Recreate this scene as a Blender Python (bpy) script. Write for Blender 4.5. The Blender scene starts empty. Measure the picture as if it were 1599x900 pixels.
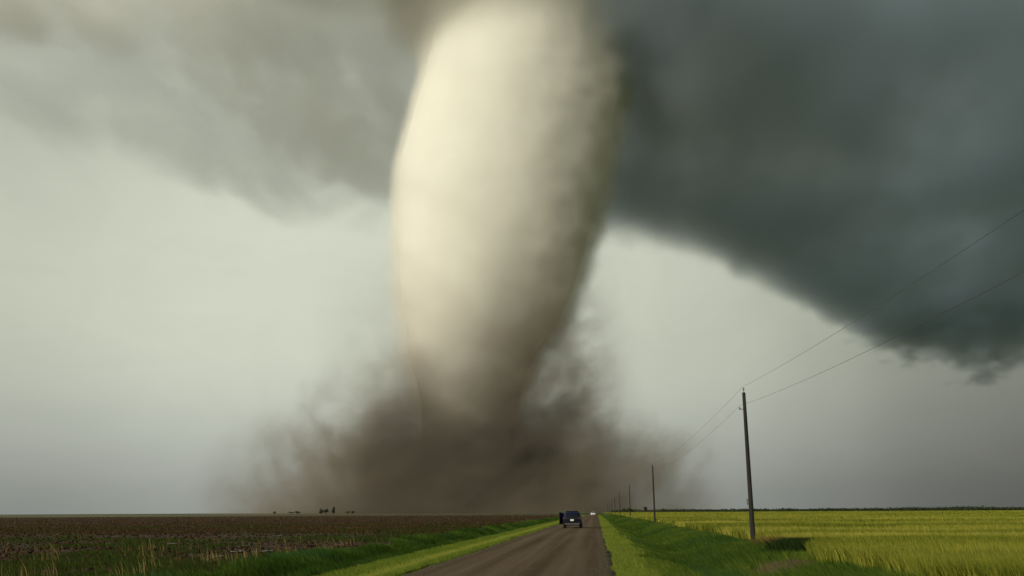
import bpy, bmesh, math, random, time
import numpy as np
from mathutils import Vector, Matrix
T0 = time.time()
R = math.radians
sc = bpy.context.scene
COL = sc.collection

# ------------------------------------------------------------------ camera
F_PX, W_PX, H_PX = 1300.0, 1599.0, 900.0
YAW, PITCH, ROLL = R(5.55), R(15.05), R(-0.3)
EYE = np.array([0.0, 0.0, 1.65])
fw = np.array([-math.sin(YAW)*math.cos(PITCH), math.cos(YAW)*math.cos(PITCH), math.sin(PITCH)])
rt = np.cross(fw, [0, 0, 1.0]); rt /= np.linalg.norm(rt)
up = np.cross(rt, fw)
rt, up = rt*math.cos(ROLL)+up*math.sin(ROLL), -rt*math.sin(ROLL)+up*math.cos(ROLL)
cam = bpy.data.cameras.new('camera'); cam_ob = bpy.data.objects.new('camera', cam); COL.objects.link(cam_ob)
m = Matrix.Identity(4)
for i in range(3):
    m[i][0], m[i][1], m[i][2], m[i][3] = rt[i], up[i], -fw[i], EYE[i]
cam_ob.matrix_world = m
cam.sensor_width = 36.0; cam.lens = 36.0*F_PX/W_PX
cam.clip_start = 0.1; cam.clip_end = 60000
sc.camera = cam_ob

# ------------------------------------------------------------------ render, view
sc.render.engine = 'CYCLES'
sc.view_settings.view_transform = 'Standard'
sc.view_settings.look = 'None'
sc.view_settings.gamma = 1.0
sc.view_settings.exposure = 0.0
cy = sc.cycles
cy.use_denoising = True
try: cy.denoiser = 'OPENIMAGEDENOISE'
except Exception: pass
cy.max_bounces = 8; cy.diffuse_bounces = 2; cy.glossy_bounces = 2; cy.volume_bounces = 6
cy.transparent_max_bounces = 24; cy.transmission_bounces = 4
cy.volume_step_rate = 2.4; cy.volume_max_steps = 256
cy.use_light_tree = False

# ------------------------------------------------------------------ node helper
class S:
    """a node socket with arithmetic, for shader and geometry node trees alike"""
    def __init__(s, nt, sock): s.nt, s.k = nt, sock
    def _m(s, op, *a, clamp=False):
        n = s.nt.nodes.new('ShaderNodeMath'); n.operation = op; n.use_clamp = clamp
        for i, v in enumerate((s,)+a):
            if isinstance(v, S): s.nt.links.new(v.k, n.inputs[i])
            else: n.inputs[i].default_value = v
        return S(s.nt, n.outputs[0])
    def __add__(s, o): return s._m('ADD', o)
    def __radd__(s, o): return s._m('ADD', o)
    def __sub__(s, o): return s._m('SUBTRACT', o)
    def __rsub__(s, o): return (s*-1.0)+o
    def __mul__(s, o): return s._m('MULTIPLY', o)
    def __rmul__(s, o): return s._m('MULTIPLY', o)
    def __truediv__(s, o): return s._m('DIVIDE', o)
    def sat(s): return s._m('MULTIPLY', 1.0, clamp=True)
    def pow(s, e): return s._m('POWER', e)
    def sqrt(s): return s._m('SQRT')
    def sin(s): return s._m('SINE')
    def cos(s): return s._m('COSINE')
    def atan2(s, o): return s._m('ARCTAN2', o)
    def max(s, o): return s._m('MAXIMUM', o)
    def min(s, o): return s._m('MINIMUM', o)
    def abs(s): return s._m('ABSOLUTE')
    def exp(s): return s._m('EXPONENT')
def smooth(x, a, b):
    n = x.nt.nodes.new('ShaderNodeMapRange'); n.interpolation_type = 'SMOOTHSTEP'
    x.nt.links.new(x.k, n.inputs[0])
    for i, v in ((1, a), (2, b), (3, 0.0), (4, 1.0)):
        n.inputs[i].default_value = v
    return S(x.nt, n.outputs[0])
def noise(nt, vec, scale, detail=3.0, rough=0.5, dist=0.0):
    n = nt.nodes.new('ShaderNodeTexNoise'); n.noise_dimensions = '3D'
    nt.links.new(vec, n.inputs['Vector'])
    n.inputs['Scale'].default_value = scale; n.inputs['Detail'].default_value = detail
    n.inputs['Roughness'].default_value = rough; n.inputs['Distortion'].default_value = dist
    return S(nt, n.outputs[0])
def sep(nt, vec):
    n = nt.nodes.new('ShaderNodeSeparateXYZ'); nt.links.new(vec, n.inputs[0])
    return [S(nt, o) for o in n.outputs]
def comb(nt, x, y, z):
    n = nt.nodes.new('ShaderNodeCombineXYZ')
    for i, v in enumerate((x, y, z)):
        if isinstance(v, S): nt.links.new(v.k, n.inputs[i])
        else: n.inputs[i].default_value = v
    return n.outputs[0]
def curve(x, pts, x0, x1, v0=0.0, v1=1.0):
    """piecewise smooth curve of a scalar; x in x0..x1, values in v0..v1"""
    n = x.nt.nodes.new('ShaderNodeFloatCurve'); c = n.mapping.curves[0]
    P = [((px-x0)/(x1-x0), (v-v0)/(v1-v0)) for px, v in pts]
    while len(c.points) < len(P): c.points.new(0.5, 0.5)
    for k, p in enumerate(P):
        c.points[k].location = p; c.points[k].handle_type = 'AUTO_CLAMPED'
    n.mapping.update()
    x.nt.links.new(((x-x0)/(x1-x0)).k, n.inputs['Value'])
    r = S(x.nt, n.outputs[0])
    return r*(v1-v0)+v0
def mixc(nt, fac, a, b):
    n = nt.nodes.new('ShaderNodeMix'); n.data_type = 'RGBA'
    if isinstance(fac, S): nt.links.new(fac.k, n.inputs[0])
    else: n.inputs[0].default_value = fac
    for i, v in ((6, a), (7, b)):
        if hasattr(v, 'is_linked'): nt.links.new(v, n.inputs[i])
        else: n.inputs[i].default_value = (*v, 1.0)
    return n.outputs[2]

# ------------------------------------------------------------------ sky
SUN_EL, SUN_AZ = R(20), R(219)          # azimuth clockwise from +Y (the road's direction)
def sdir(el, az): return Vector((math.sin(az)*math.cos(el), math.cos(az)*math.cos(el), math.sin(el)))
w = bpy.data.worlds.new('World'); sc.world = w; w.use_nodes = True
nt = w.node_tree; nt.nodes.clear()
out = nt.nodes.new('ShaderNodeOutputWorld'); bg = nt.nodes.new('ShaderNodeBackground')
sky = nt.nodes.new('ShaderNodeTexSky'); sky.sky_type = 'NISHITA'; sky.sun_disc = False
sky.sun_elevation = SUN_EL; sky.sun_rotation = SUN_AZ
sky.air_density = 1.5; sky.dust_density = 4.0
tc = nt.nodes.new('ShaderNodeTexCoord')
x, y, z = sep(nt, tc.outputs['Generated'])
n1 = noise(nt, tc.outputs['Generated'], 2.2, 4, 0.55, 0.4)
n2 = noise(nt, comb(nt, x*1.0, y*1.0, z*1.6), 7.0, 5, 0.6, 0.7)
# overcast: dim murk at the horizon, a bright gap above it, thicker cloud higher up; the rain core lies to the right
vert = curve(z, [(-1, .40), (-.02, .52), (.0, .54), (.05, .68), (.10, .84), (.18, .97), (.28, 1.0), (.40, .85), (.60, .68), (1, .62)], -1, 1)
side = curve(x, [(-1, .80), (-.62, .84), (-.40, 1.0), (-.25, 1.0), (-.05, .94), (.10, .86), (.25, .64), (.42, .36), (.7, .26), (1, .26)], -1, 1)
lum = vert*side*(0.80 + n1*0.22 + n2*0.18)
col = mixc(nt, smooth(z, 0.0, 0.22), (0.565, 0.60, 0.55), (0.622, 0.650, 0.53))
vm = nt.nodes.new('ShaderNodeVectorMath'); vm.operation = 'SCALE'
nt.links.new(col, vm.inputs[0]); nt.links.new((lum*10.5).k, vm.inputs['Scale'])
cl = mixc(nt, 0.06, vm.outputs[0], sky.outputs[0])
nt.links.new(cl, bg.inputs['Color']); bg.inputs['Strength'].default_value = 0.1
nt.links.new(bg.outputs[0], out.inputs[0])

sun = bpy.data.lights.new('sun', 'SUN'); sun_ob = bpy.data.objects.new('sun', sun); COL.objects.link(sun_ob)
sun.energy = 3.5; sun.angle = R(12); sun.color = (1.0, 0.93, 0.78)
sun_ob.rotation_euler = (-sdir(SUN_EL, SUN_AZ)).to_track_quat('-Z', 'Y').to_euler()

# ------------------------------------------------------------------ layout helpers
def ray(px, py):
    d = fw*F_PX + rt*(px-(W_PX-1)/2) - up*(py-H_PX/2)
    return d/np.linalg.norm(d)
def at_z(px, py, zz):
    d = ray(px, py); return EYE + d*((zz-EYE[2])/d[2])
def at_y(px, py, yy):
    d = ray(px, py); return EYE + d*((yy-EYE[1])/d[1])

def link(o, parent=None):
    COL.objects.link(o)
    if parent is not None: o.parent = parent
    return o
def guide_mesh(name, verts, faces):
    me = bpy.data.meshes.new(name); me.from_pydata([tuple(v) for v in verts], [], [tuple(f) for f in faces]); me.update()
    return bpy.data.objects.new(name, me)
def mesh_obj(name, verts, faces, mat=None, parent=None, smoothed=True):
    me = bpy.data.meshes.new(name)
    me.from_pydata([tuple(v) for v in verts], [], [tuple(f) for f in faces]); me.update()
    if smoothed: me.polygons.foreach_set('use_smooth', [True]*len(me.polygons))
    if mat: me.materials.append(mat)
    return link(bpy.data.objects.new(name, me), parent)
def empty(name, loc):
    o = bpy.data.objects.new(name, None); o.location = loc; return link(o)
def tag(o, label=None, cat=None, group=None, kind=None):
    for k, v in (('label', label), ('category', cat), ('group', group), ('kind', kind)):
        if v: o[k] = v
    return o
def new_mat(name):
    mt = bpy.data.materials.new(name); mt.use_nodes = True
    return mt, mt.node_tree, mt.node_tree.nodes['Principled BSDF']

def vol_mat(name, color, density, aniso=0.0):
    mt = bpy.data.materials.new(name); mt.use_nodes = True; t = mt.node_tree; t.nodes.clear()
    o = t.nodes.new('ShaderNodeOutputMaterial'); p = t.nodes.new('ShaderNodeVolumePrincipled')
    p.inputs['Color'].default_value = (*color, 1); p.inputs['Density'].default_value = density
    p.inputs['Anisotropy'].default_value = aniso
    t.links.new(p.outputs[0], o.inputs['Volume'])
    return mt

def fog(name, guide, mat, lo, hi, voxel, fn, parent=None):
    """cloud grid: fn(tree, position socket, distance to the guide surface) -> density"""
    vd = bpy.data.volumes.new(name); ob = link(bpy.data.objects.new(name, vd), parent)
    g = bpy.data.node_groups.new(name+'_fog', 'GeometryNodeTree')
    g.interface.new_socket('Geometry', in_out='INPUT', socket_type='NodeSocketGeometry')
    g.interface.new_socket('Geometry', in_out='OUTPUT', socket_type='NodeSocketGeometry')
    gi = g.nodes.new('NodeGroupInput'); go = g.nodes.new('NodeGroupOutput')
    vc = g.nodes.new('GeometryNodeVolumeCube'); pos = g.nodes.new('GeometryNodeInputPosition')
    dist = None
    if guide is not None:
        oi = g.nodes.new('GeometryNodeObjectInfo'); oi.transform_space = 'ORIGINAL'; oi.inputs[0].default_value = guide
        pr = g.nodes.new('GeometryNodeProximity'); pr.target_element = 'FACES'
        g.links.new(oi.outputs['Geometry'], pr.inputs[0]); dist = S(g, pr.outputs['Distance'])
    g.links.new(fn(g, pos.outputs[0], dist).k, vc.inputs['Density'])
    lo, hi = Vector(lo), Vector(hi)
    vc.inputs['Min'].default_value = lo; vc.inputs['Max'].default_value = hi
    for i, a in enumerate('XYZ'):
        vc.inputs['Resolution '+a].default_value = max(4, int((hi[i]-lo[i])/voxel))
    sm = g.nodes.new('GeometryNodeSetMaterial'); sm.inputs['Material'].default_value = mat
    g.links.new(vc.outputs[0], sm.inputs[0]); g.links.new(sm.outputs[0], go.inputs[0])
    md = ob.modifiers.new('fog', 'NODES'); md.node_group = g
    vd.materials.append(mat)
    return ob

# ------------------------------------------------------------------ ground and road
ROAD_L, ROAD_R = -5.2, 0.32
rng = np.random.default_rng(11)
def vnoise(x, y, s, seed=0):
    """cheap smooth value noise on arrays"""
    x = np.asarray(x, float)/s; y = np.asarray(y, float)/s
    xi, yi = np.floor(x).astype(np.int64), np.floor(y).astype(np.int64); fx, fy = x-xi, y-yi
    def hsh(a, b):
        v = np.sin(a*127.1 + b*311.7 + seed*74.7)*43758.5453
        return v-np.floor(v)
    fx, fy = fx*fx*(3-2*fx), fy*fy*(3-2*fy)
    return (hsh(xi, yi)*(1-fx)+hsh(xi+1, yi)*fx)*(1-fy) + (hsh(xi, yi+1)*(1-fx)+hsh(xi+1, yi+1)*fx)*fy
def sstep(x, a, b):
    t_ = np.clip((np.asarray(x, float)-a)/(b-a), 0, 1); return t_*t_*(3-2*t_)
def height(x, y):
    x = np.asarray(x, float); y = np.asarray(y, float)
    h = -0.75*np.exp(-((x-4.3)/1.7)**2) - 0.55*np.exp(-((x+9.6)/1.25)**2)
    h += -0.05*sstep(x, ROAD_R-.1, ROAD_R+.1) - 0.05*sstep(-x, -ROAD_L-.1, -ROAD_L+.1)
    h = np.where((x > ROAD_L) & (x < ROAD_R), -0.06, h)
    near = np.exp(-np.maximum(np.abs(x), 0)/60.0)*np.exp(-np.maximum(y, 0)/220.0)
    off_road = sstep(np.abs(x+2.44), 2.8, 4.0)
    h += off_road*near*(0.10*(vnoise(x, y, 2.3)-.5) + 0.08*(vnoise(x, y, .7, 3)-.5))
    return h
def np_mesh(name, V, F, mat=None, parent=None, smoothed=True, attrs=None):
    """V (n,3), F (m,k) arrays of one face size"""
    me = bpy.data.meshes.new(name); n, mf, k = len(V), len(F), F.shape[1]
    me.vertices.add(n); me.vertices.foreach_set('co', np.ascontiguousarray(V, dtype=np.float32).ravel())
    me.loops.add(mf*k); me.loops.foreach_set('vertex_index', F.astype(np.int32).ravel())
    me.polygons.add(mf); me.polygons.foreach_set('loop_start', np.arange(0, mf*k, k, dtype=np.int32))
    me.update(calc_edges=True)
    if smoothed: me.polygons.foreach_set('use_smooth', np.ones(mf, dtype=bool))
    for an, av in (attrs or {}).items():
        at = me.attributes.new(an, 'FLOAT', 'POINT'); at.data.foreach_set('value', np.asarray(av, np.float32))
    if mat: me.materials.append(mat)
    return link(bpy.data.objects.new(name, me), parent)
def geom(a, b, n): return list(np.geomspace(a, b, n))
gx = np.array(sorted([-v for v in geom(14.3, 30000, 46)] + list(np.arange(-14, 10.01, .28)) + geom(10.4, 30000, 46)))
gy = np.array([-800, -200, -60, -20, 0, 8] + list(np.arange(14, 62, .5)) + geom(62.6, 45000, 90))
GX, GY = np.meshgrid(gx, gy); GZ = height(GX, GY)
nx, ny = len(gx), len(gy)
idx = np.arange(nx*ny).reshape(ny, nx)
GF = np.stack([idx[:-1, :-1], idx[:-1, 1:], idx[1:, 1:], idx[1:, :-1]], -1).reshape(-1, 4)

gm, t, b = new_mat('ground_soil_and_turf'); b.inputs['Roughness'].default_value = 0.9
b.inputs['Specular IOR Level'].default_value = 0.15
geo = t.nodes.new('ShaderNodeNewGeometry'); P = geo.outputs['Position']; X_, Y_, Z_ = sep(t, P)
na = noise(t, P, 0.9, 6, .65); nb = noise(t, comb(t, X_*0.05, Y_*0.035, 0.0), 1.0, 4, .6); nc = noise(t, P, 7.0, 4, .6)
rows = noise(t, comb(t, X_*1.3, Y_*0.06, 0.0), 1.0, 3, .5)
soil = mixc(t, smooth(na+rows*0.4, .45, .95), (0.022, 0.014, 0.008), (0.060, 0.040, 0.022))
soil = mixc(t, smooth(nc, .60, .75)*0.55, soil, (0.11, 0.085, 0.05))
weed = smooth(nb+na*0.25, .62, .74)*smooth(Y_, 150, 60)
soil = mixc(t, weed*0.75, soil, (0.022, 0.045, 0.010))
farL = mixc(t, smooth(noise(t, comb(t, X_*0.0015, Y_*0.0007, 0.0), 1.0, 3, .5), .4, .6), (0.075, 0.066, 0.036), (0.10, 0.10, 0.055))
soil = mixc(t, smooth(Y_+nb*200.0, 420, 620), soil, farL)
turf = mixc(t, smooth(na, .3, .7), (0.030, 0.055, 0.010), (0.060, 0.085, 0.016))
fb = noise(t, comb(t, X_*0.008, Y_*0.03, 0.0), 1.0, 5, .6)
crop = mixc(t, smooth(fb, .38, .66), (0.10, 0.125, 0.016), (0.215, 0.220, 0.030))
crop = mixc(t, smooth(Y_, 500, 1000), crop, (0.12, 0.135, 0.035))
base_c = mixc(t, smooth(X_+na*0.8, -11.9, -10.6), soil, turf)
base_c = mixc(t, smooth(X_+na*0.5, 8.2, 8.8)*smooth(Y_, 60, 140), base_c, crop)
bare = smooth(((X_-6.5)*(X_-6.5)*0.35 + (Y_-31.0)*(Y_-31.0)*0.12).sqrt() + (na-0.5)*1.4, 1.15, .45)
base_c = mixc(t, bare, base_c, (0.085, 0.055, 0.028))
t.links.new(base_c, b.inputs['Base Color'])
bp = t.nodes.new('ShaderNodeBump'); bp.inputs['Strength'].default_value = 0.6; bp.inputs['Distance'].default_value = 0.12
t.links.new((na+nc*0.4).k, bp.inputs['Height']); t.links.new(bp.outputs[0], b.inputs['Normal'])
ground = np_mesh('ground', np.stack([GX, GY, GZ], -1).reshape(-1, 3), GF, gm)
tag(ground, kind='structure')

# road: crowned, worn gravel-and-tar surface with ragged shoulders
rx = np.array([-5.45, -5.28, -5.18, -4.6, -3.6, -2.44, -1.3, -0.3, 0.2, 0.30, 0.40, 0.56])
ry = np.array([-60, -10, 5] + list(np.arange(14, 70, .35)) + geom(70.5, 30000, 90))
RX, RY = np.meshgrid(rx, ry)
edge_j = (vnoise(RX*0, RY, .9, 5)-.5)*.16 + (vnoise(RX*0, RY, 3.1, 6)-.5)*.16
RX = RX + np.where((np.arange(len(rx)) < 3)[None, :], edge_j, 0) + np.where((np.arange(len(rx)) > 8)[None, :], -edge_j[::-1], 0)
RZ = 0.055 - 0.05*((RX+2.44)/2.8)**2
RZ[:, 0] = -0.14; RZ[:, -1] = -0.14
n1_, n2_ = len(rx), len(ry); idx = np.arange(n1_*n2_).reshape(n2_, n1_)
RF = np.stack([idx[:-1, :-1], idx[:-1, 1:], idx[1:, 1:], idx[1:, :-1]], -1).reshape(-1, 4)
rm, t, b = new_mat('road_surface')
geo = t.nodes.new('ShaderNodeNewGeometry'); P = geo.outputs['Position']; X_, Y_, Z_ = sep(t, P)
na = noise(t, P, 1.2, 6, .7); ng = noise(t, P, 24.0, 3, .7)
long_ = noise(t, comb(t, X_*1.6, Y_*0.025, 0.0), 1.0, 4, .55)
blot = noise(t, comb(t, X_*0.35, Y_*0.07, 3.0), 1.0, 4, .6)
trk = ((X_+1.15).abs()-0.0).min((X_+2.75).abs()).min((X_+4.2).abs())+(na-0.5)*0.5
rc = mixc(t, smooth(long_+(na-0.5)*0.3, .35, .68), (0.058, 0.037, 0.020), (0.098, 0.068, 0.040))
rc = mixc(t, smooth(blot, .5, .72)*0.55, rc, (0.070, 0.056, 0.042))
rc = mixc(t, smooth(trk, .55, .15)*0.45, rc, (0.125, 0.092, 0.060))
rc = mixc(t, smooth(ng, .58, .74)*0.5, rc, (0.15, 0.12, 0.09))
edge_d = ((X_+2.44).abs()-2.45+(na-0.5)*0.5)
rc = mixc(t, smooth(edge_d, 0.0, .3)*0.55, rc, (0.060, 0.060, 0.030))
t.links.new(rc, b.inputs['Base Color'])
t.links.new((0.85 - smooth(long_, .45, .75)*0.15).k, b.inputs['Roughness']); b.inputs['Specular IOR Level'].default_value = 0.10
bp = t.nodes.new('ShaderNodeBump'); bp.inputs['Strength'].default_value = 0.5; bp.inputs['Distance'].default_value = 0.02
t.links.new((ng+na).k, bp.inputs['Height']); t.links.new(bp.outputs[0], b.inputs['Normal'])
road = np_mesh('road', np.stack([RX, RY, RZ], -1).reshape(-1, 3), RF, rm)
tag(road, kind='structure')

# ------------------------------------------------------------------ grass and crops
def plant_mat(name, ramp, trans=0.35, patch=None):
    """leaf colours run along each blade's own tint; patch adds patches of another colour"""
    mt = bpy.data.materials.new(name); mt.use_nodes = True; t = mt.node_tree; t.nodes.clear()
    o = t.nodes.new('ShaderNodeOutputMaterial')
    at = t.nodes.new('ShaderNodeAttribute'); at.attribute_name = 'tint'
    cr = t.nodes.new('ShaderNodeValToRGB'); t.links.new(at.outputs['Fac'], cr.inputs[0])
    e = cr.color_ramp.elements
    while len(e) < len(ramp): e.new(.5)
    for k, (p_, c_) in enumerate(ramp): e[k].position = p_; e[k].color = (*c_, 1)
    c = cr.outputs[0]
    if patch:
        geo = t.nodes.new('ShaderNodeNewGeometry'); x, y, z = sep(t, geo.outputs['Position'])
        sx, sy, lo, hi, pc, amt = patch
        nn = noise(t, comb(t, x*sx, y*sy, 0.0), 1.0, 4, .6)
        c = mixc(t, smooth(nn, lo, hi)*amt, c, pc)
    d = t.nodes.new('ShaderNodeBsdfDiffuse'); tr = t.nodes.new('ShaderNodeBsdfTranslucent'); mx = t.nodes.new('ShaderNodeMixShader')
    t.links.new(c, d.inputs[0]); t.links.new(c, tr.inputs[0]); mx.inputs[0].default_value = trans
    t.links.new(d.outputs[0], mx.inputs[1]); t.links.new(tr.outputs[0], mx.inputs[2]); t.links.new(mx.outputs[0], o.inputs[0])
    return mt
def scatter(n, x0, x1, y0, y1, bias=1.0):
    """random plan points, more of them near the camera (density ~ 1/y^bias)"""
    u = rng.random(n)
    if abs(bias-1) < 1e-6: y_ = y0*(y1/y0)**u
    else: y_ = (y0**(1-bias) + u*(y1**(1-bias)-y0**(1-bias)))**(1/(1-bias))
    fx0 = x0(y_) if callable(x0) else np.full(n, x0); fx1 = x1(y_) if callable(x1) else np.full(n, x1)
    return fx0 + (fx1-fx0)*rng.random(n), y_
VIEW_L = lambda y_: -0.80*y_-3; VIEW_R = lambda y_: 0.58*y_+3
def blades(name, x, y, hgt, wid, lean, lean_dir, mat, tint, bend=0.5, z0=None, head=0.0):
    """each blade: a bent strip of two quads' worth of triangles narrowing to a tip"""
    n = len(x); z = height(x, y) if z0 is None else z0
    a = rng.random(n)*2*math.pi; wx, wy = np.cos(a)*wid/2, np.sin(a)*wid/2*.4
    wx = np.sign(wx)*np.maximum(np.abs(wx), wid*.25)
    ld = lean_dir + (rng.random(n)-.5)*2.2; le = hgt*lean*(0.5+rng.random(n))
    lx, ly = np.cos(ld)*le, np.sin(ld)*le
    def pt(f, sgn, wf):
        return np.stack([x+lx*f**(1+bend)+sgn*wx*wf, y+ly*f**(1+bend)+sgn*wy*wf, z-.03+hgt*f], -1)
    V = np.stack([pt(0, -1, 1), pt(0, 1, 1), pt(.55, -1, .85+head), pt(.55, 1, .85+head), pt(1.0, 0, 0)], 1).reshape(-1, 3)
    b0 = np.arange(n)*5
    F_ = np.concatenate([np.stack([b0, b0+1, b0+3], -1), np.stack([b0, b0+3, b0+2], -1), np.stack([b0+2, b0+3, b0+4], -1)])
    return np_mesh(name, V, F_, mat, None, True, {'tint': np.repeat(tint, 5)})
WIND = math.radians(195)
def wsize(y_, lo, k=0.0007): return np.maximum(lo, y_*k)

# mown verges beside the road
verge_m = plant_mat('verge_grass', [(0, (0.065, 0.105, 0.014)), (.5, (0.14, 0.19, 0.026)), (1, (0.30, 0.31, 0.06))], .3, (0.5, .12, .48, .7, (0.20, 0.23, 0.035), .6))
x, y = scatter(60000, lambda v: 0.36+.0*v, lambda v: 1.35+.7*vnoise(v*0, v, 1.7, 53), 17, 420, 1.35)
x = np.maximum(x, .32+.22*vnoise(x*0, y, .8, 51)+.16*vnoise(x*0, y, 3.0, 52)+.08*rng.random(len(x)))
tag(blades('verge_grass', x, y, (.07+.11*rng.random(len(x)))*(1+.6*sstep(x, 1.0, 1.6)), wsize(y, .014), .5, WIND, verge_m, rng.random(len(x))*.9), 'bright mown grass strip along the right edge of the road', 'grass', kind='stuff')
x, y = scatter(110000, lambda v: -8.1+.25*np.sin(v*.7), lambda v: np.full_like(v, -5.22), 17, 420, 1.3)
x = np.minimum(x, -5.12-.22*vnoise(x*0, y, .8, 54)-.2*vnoise(x*0, y, 3.0, 55)-.08*rng.random(len(x)))
strip = np.exp(-((x+6.1)/.30)**2)
tag(blades('verge_grass', x, y, .07+.12*rng.random(len(x)), wsize(y, .014), .5, WIND, verge_m, np.clip(rng.random(len(x))*.65+.5*strip, 0, 1)), 'bright mown grass strip along the left edge of the road', 'grass', kind='stuff')
# lush ditch grass
ditch_m = plant_mat('ditch_grass', [(0, (0.016, 0.036, 0.006)), (.5, (0.046, 0.090, 0.014)), (1, (0.14, 0.18, 0.026))], .3, (.35, .10, .5, .68, (0.034, 0.092, 0.030), .7))
x, y = scatter(150000, 1.4, lambda v: 8.3+.3*np.sin(v*.33), 17, 420, 1.35)
keep = (((x-6.4)/1.15)**2+((y-31.0)/2.8)**2 > 1.0+.8*(rng.random(len(x))-.5)) | (rng.random(len(x)) < .06)
x, y = x[keep], y[keep]
tag(blades('ditch_grass', x, y, (.12+.20*rng.random(len(x)))*(.6+.7*vnoise(x, y, 2.6, 8))*(.7+.6*sstep(x, 1.5, 4)), wsize(y, .016), .85, WIND, ditch_m, np.clip(rng.random(len(x))*.6+.5*(vnoise(x, y, 4.0, 4)-.45)+.26+.25*sstep(x, 3.2, 1.4), 0, 1)), 'dark windswept grass filling the ditch right of the road', 'grass', kind='stuff')
x, y = scatter(110000, lambda v: -11.9+.5*np.sin(v*.31)+.3*np.sin(v*1.1), -7.8, 17, 420, 1.3)
tag(blades('ditch_grass', x, y, (.12+.20*rng.random(len(x)))*(.6+.9*vnoise(x, y, 2.0, 9)), wsize(y, .016), .7, WIND, ditch_m, np.clip(rng.random(len(x))*.6+.6*(vnoise(x, y, 3.0, 14)-.4), 0, 1)), 'dark lush grass in the ditch beside the ploughed field', 'grass', kind='stuff')
# crop right of the ditch
crop_m = plant_mat('crop', [(0, (0.048, 0.066, 0.008)), (.35, (0.150, 0.175, 0.022)), (.7, (0.27, 0.275, 0.036)), (1, (0.46, 0.39, 0.09))], .3, (.03, .12, .48, .68, (0.075, 0.100, 0.012), .85))
def crop_edge(v): return np.where(v < 36.5, 7.5, 8.6)+.22*np.sin(v*.8)+.15*np.sin(v*2.1)+1.6*np.exp(-((v-36.5)/2.2)**2)
for (n_, y0, y1, bi, lo) in ((150000, 18, 75, 1.1, .016), (90000, 75, 320, 1.5, .03), (70000, 320, 1150, 1.5, .1)):
    x, y = scatter(n_, crop_edge, VIEW_R, y0, y1, bi)
    gap = vnoise(x, y*2.2, 9.0, 21)
    tr_ = sstep(gap+.12*(vnoise(x, y*2, 3, 61)-.5), .20, .36)
    hh = (.58+.20*rng.random(n_)+.14*(vnoise(x, y, 6, 2)-.5))*(.55+.45*tr_)
    tt = np.clip(rng.random(n_)*.75+.55*(vnoise(x, y*3, 14, 31)-.45)-.30*(1-tr_)+.1, 0, 1)
    o = blades('wheat_crop', x, y, hh, wsize(y, lo, .0008), .28, WIND, crop_m, tt, .7, None, .25)
    tag(o, {18: 'yellow green crop nearest the camera right of the ditch', 75: 'yellow green crop in the middle distance beyond the first pole', 320: 'thin far band of yellow green crop below the dark treeline'}[y0], 'crop', kind='stuff')
# brown weeds, and rank growth with the crop notch's shade in its colour
weed_m = plant_mat('dry_weeds', [(0, (0.055, 0.050, 0.012)), (.5, (0.13, 0.085, 0.025)), (1, (0.22, 0.15, 0.06))], .25)
r_ = rng.normal(size=(5000, 2))[:1600]; x, y = 8.5+r_[:, 0]*.5, 42.0+r_[:, 1]*1.1
tag(blades('dry_weeds', x, y, .30+.35*rng.random(1600), np.full(1600, .02), .35, WIND, weed_m, rng.random(1600)), 'reddish brown dry weeds at the foot of the nearest pole', 'weeds', kind='stuff')
rank_m = plant_mat('shaded_weeds', [(0, (0.008, 0.016, 0.005)), (1, (0.030, 0.050, 0.014))], .2)
r_ = rng.normal(size=(9000, 2)); x, y = 8.7+r_[:, 0]*.55, 36.4+r_[:, 1]*.9
tag(blades('shaded_weeds', x, y, .35+.35*rng.random(9000), np.full(9000, .05), .5, WIND, rank_m, rng.random(9000)), 'clump of rank weeds coloured dark for the shade in the crop notch', 'weeds', kind='stuff')
# stubble, straw and weeds on the ploughed field
stub_m = plant_mat('stubble', [(0, (0.020, 0.012, 0.006)), (.5, (0.055, 0.033, 0.014)), (1, (0.16, 0.115, 0.052))], .15, (.05, .03, .5, .7, (0.070, 0.038, 0.014), .6))
FIELD_R = lambda v: -11.9+.5*np.sin(v*.31)+.3*np.sin(v*1.1)
for (n_, y0, y1, h0, lo, lab) in ((14000, 17, 70, .10, .016, 'pale broken stubble standing on the near part of the ploughed field'),
                            (60000, 70, 480, .24, .05, 'reddish brown stubble covering the far part of the ploughed field')):
    x, y = scatter(n_, VIEW_L, FIELD_R, y0, y1, 1.3)
    row = np.round(x/.76)*.76+rng.normal(size=n_)*.07
    x = np.where(rng.random(n_) < .8, row, x); x = np.minimum(x, FIELD_R(y)-.2)
    tall = rng.random(n_)**13
    tag(blades('stubble', x, y, h0*(.4+.6*rng.random(n_))+.40*tall*(y < 70), wsize(y, lo, .0007), .35, WIND, stub_m, np.clip(rng.random(n_)**1.5*.6+tall*.6, 0, 1)), lab, 'stubble', kind='stuff')
fw_m = plant_mat('field_weeds', [(0, (0.016, 0.028, 0.007)), (1, (0.048, 0.072, 0.014))], .25)
x, y = scatter(150000, VIEW_L, FIELD_R, 17, 130, 1.25)
k_ = vnoise(x, y, 8, 41)*.6+vnoise(x, y, 2.2, 42)*.4 + .15*sstep(x, -26, -12.5)
k_ = k_ + .10*(rng.random(len(x))-.5); x, y = x[k_ > .625], y[k_ > .625]
tag(blades('field_weeds', x, y, .08+.16*rng.random(len(x)), wsize(y, .03, .0009), .8, WIND, fw_m, rng.random(len(x))), 'low green weeds spreading in patches over the ploughed field', 'weeds', kind='stuff')
tuft_m = plant_mat('dry_tufts', [(0, (0.12, 0.085, 0.03)), (1, (0.32, 0.24, 0.10))], .25)
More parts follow.
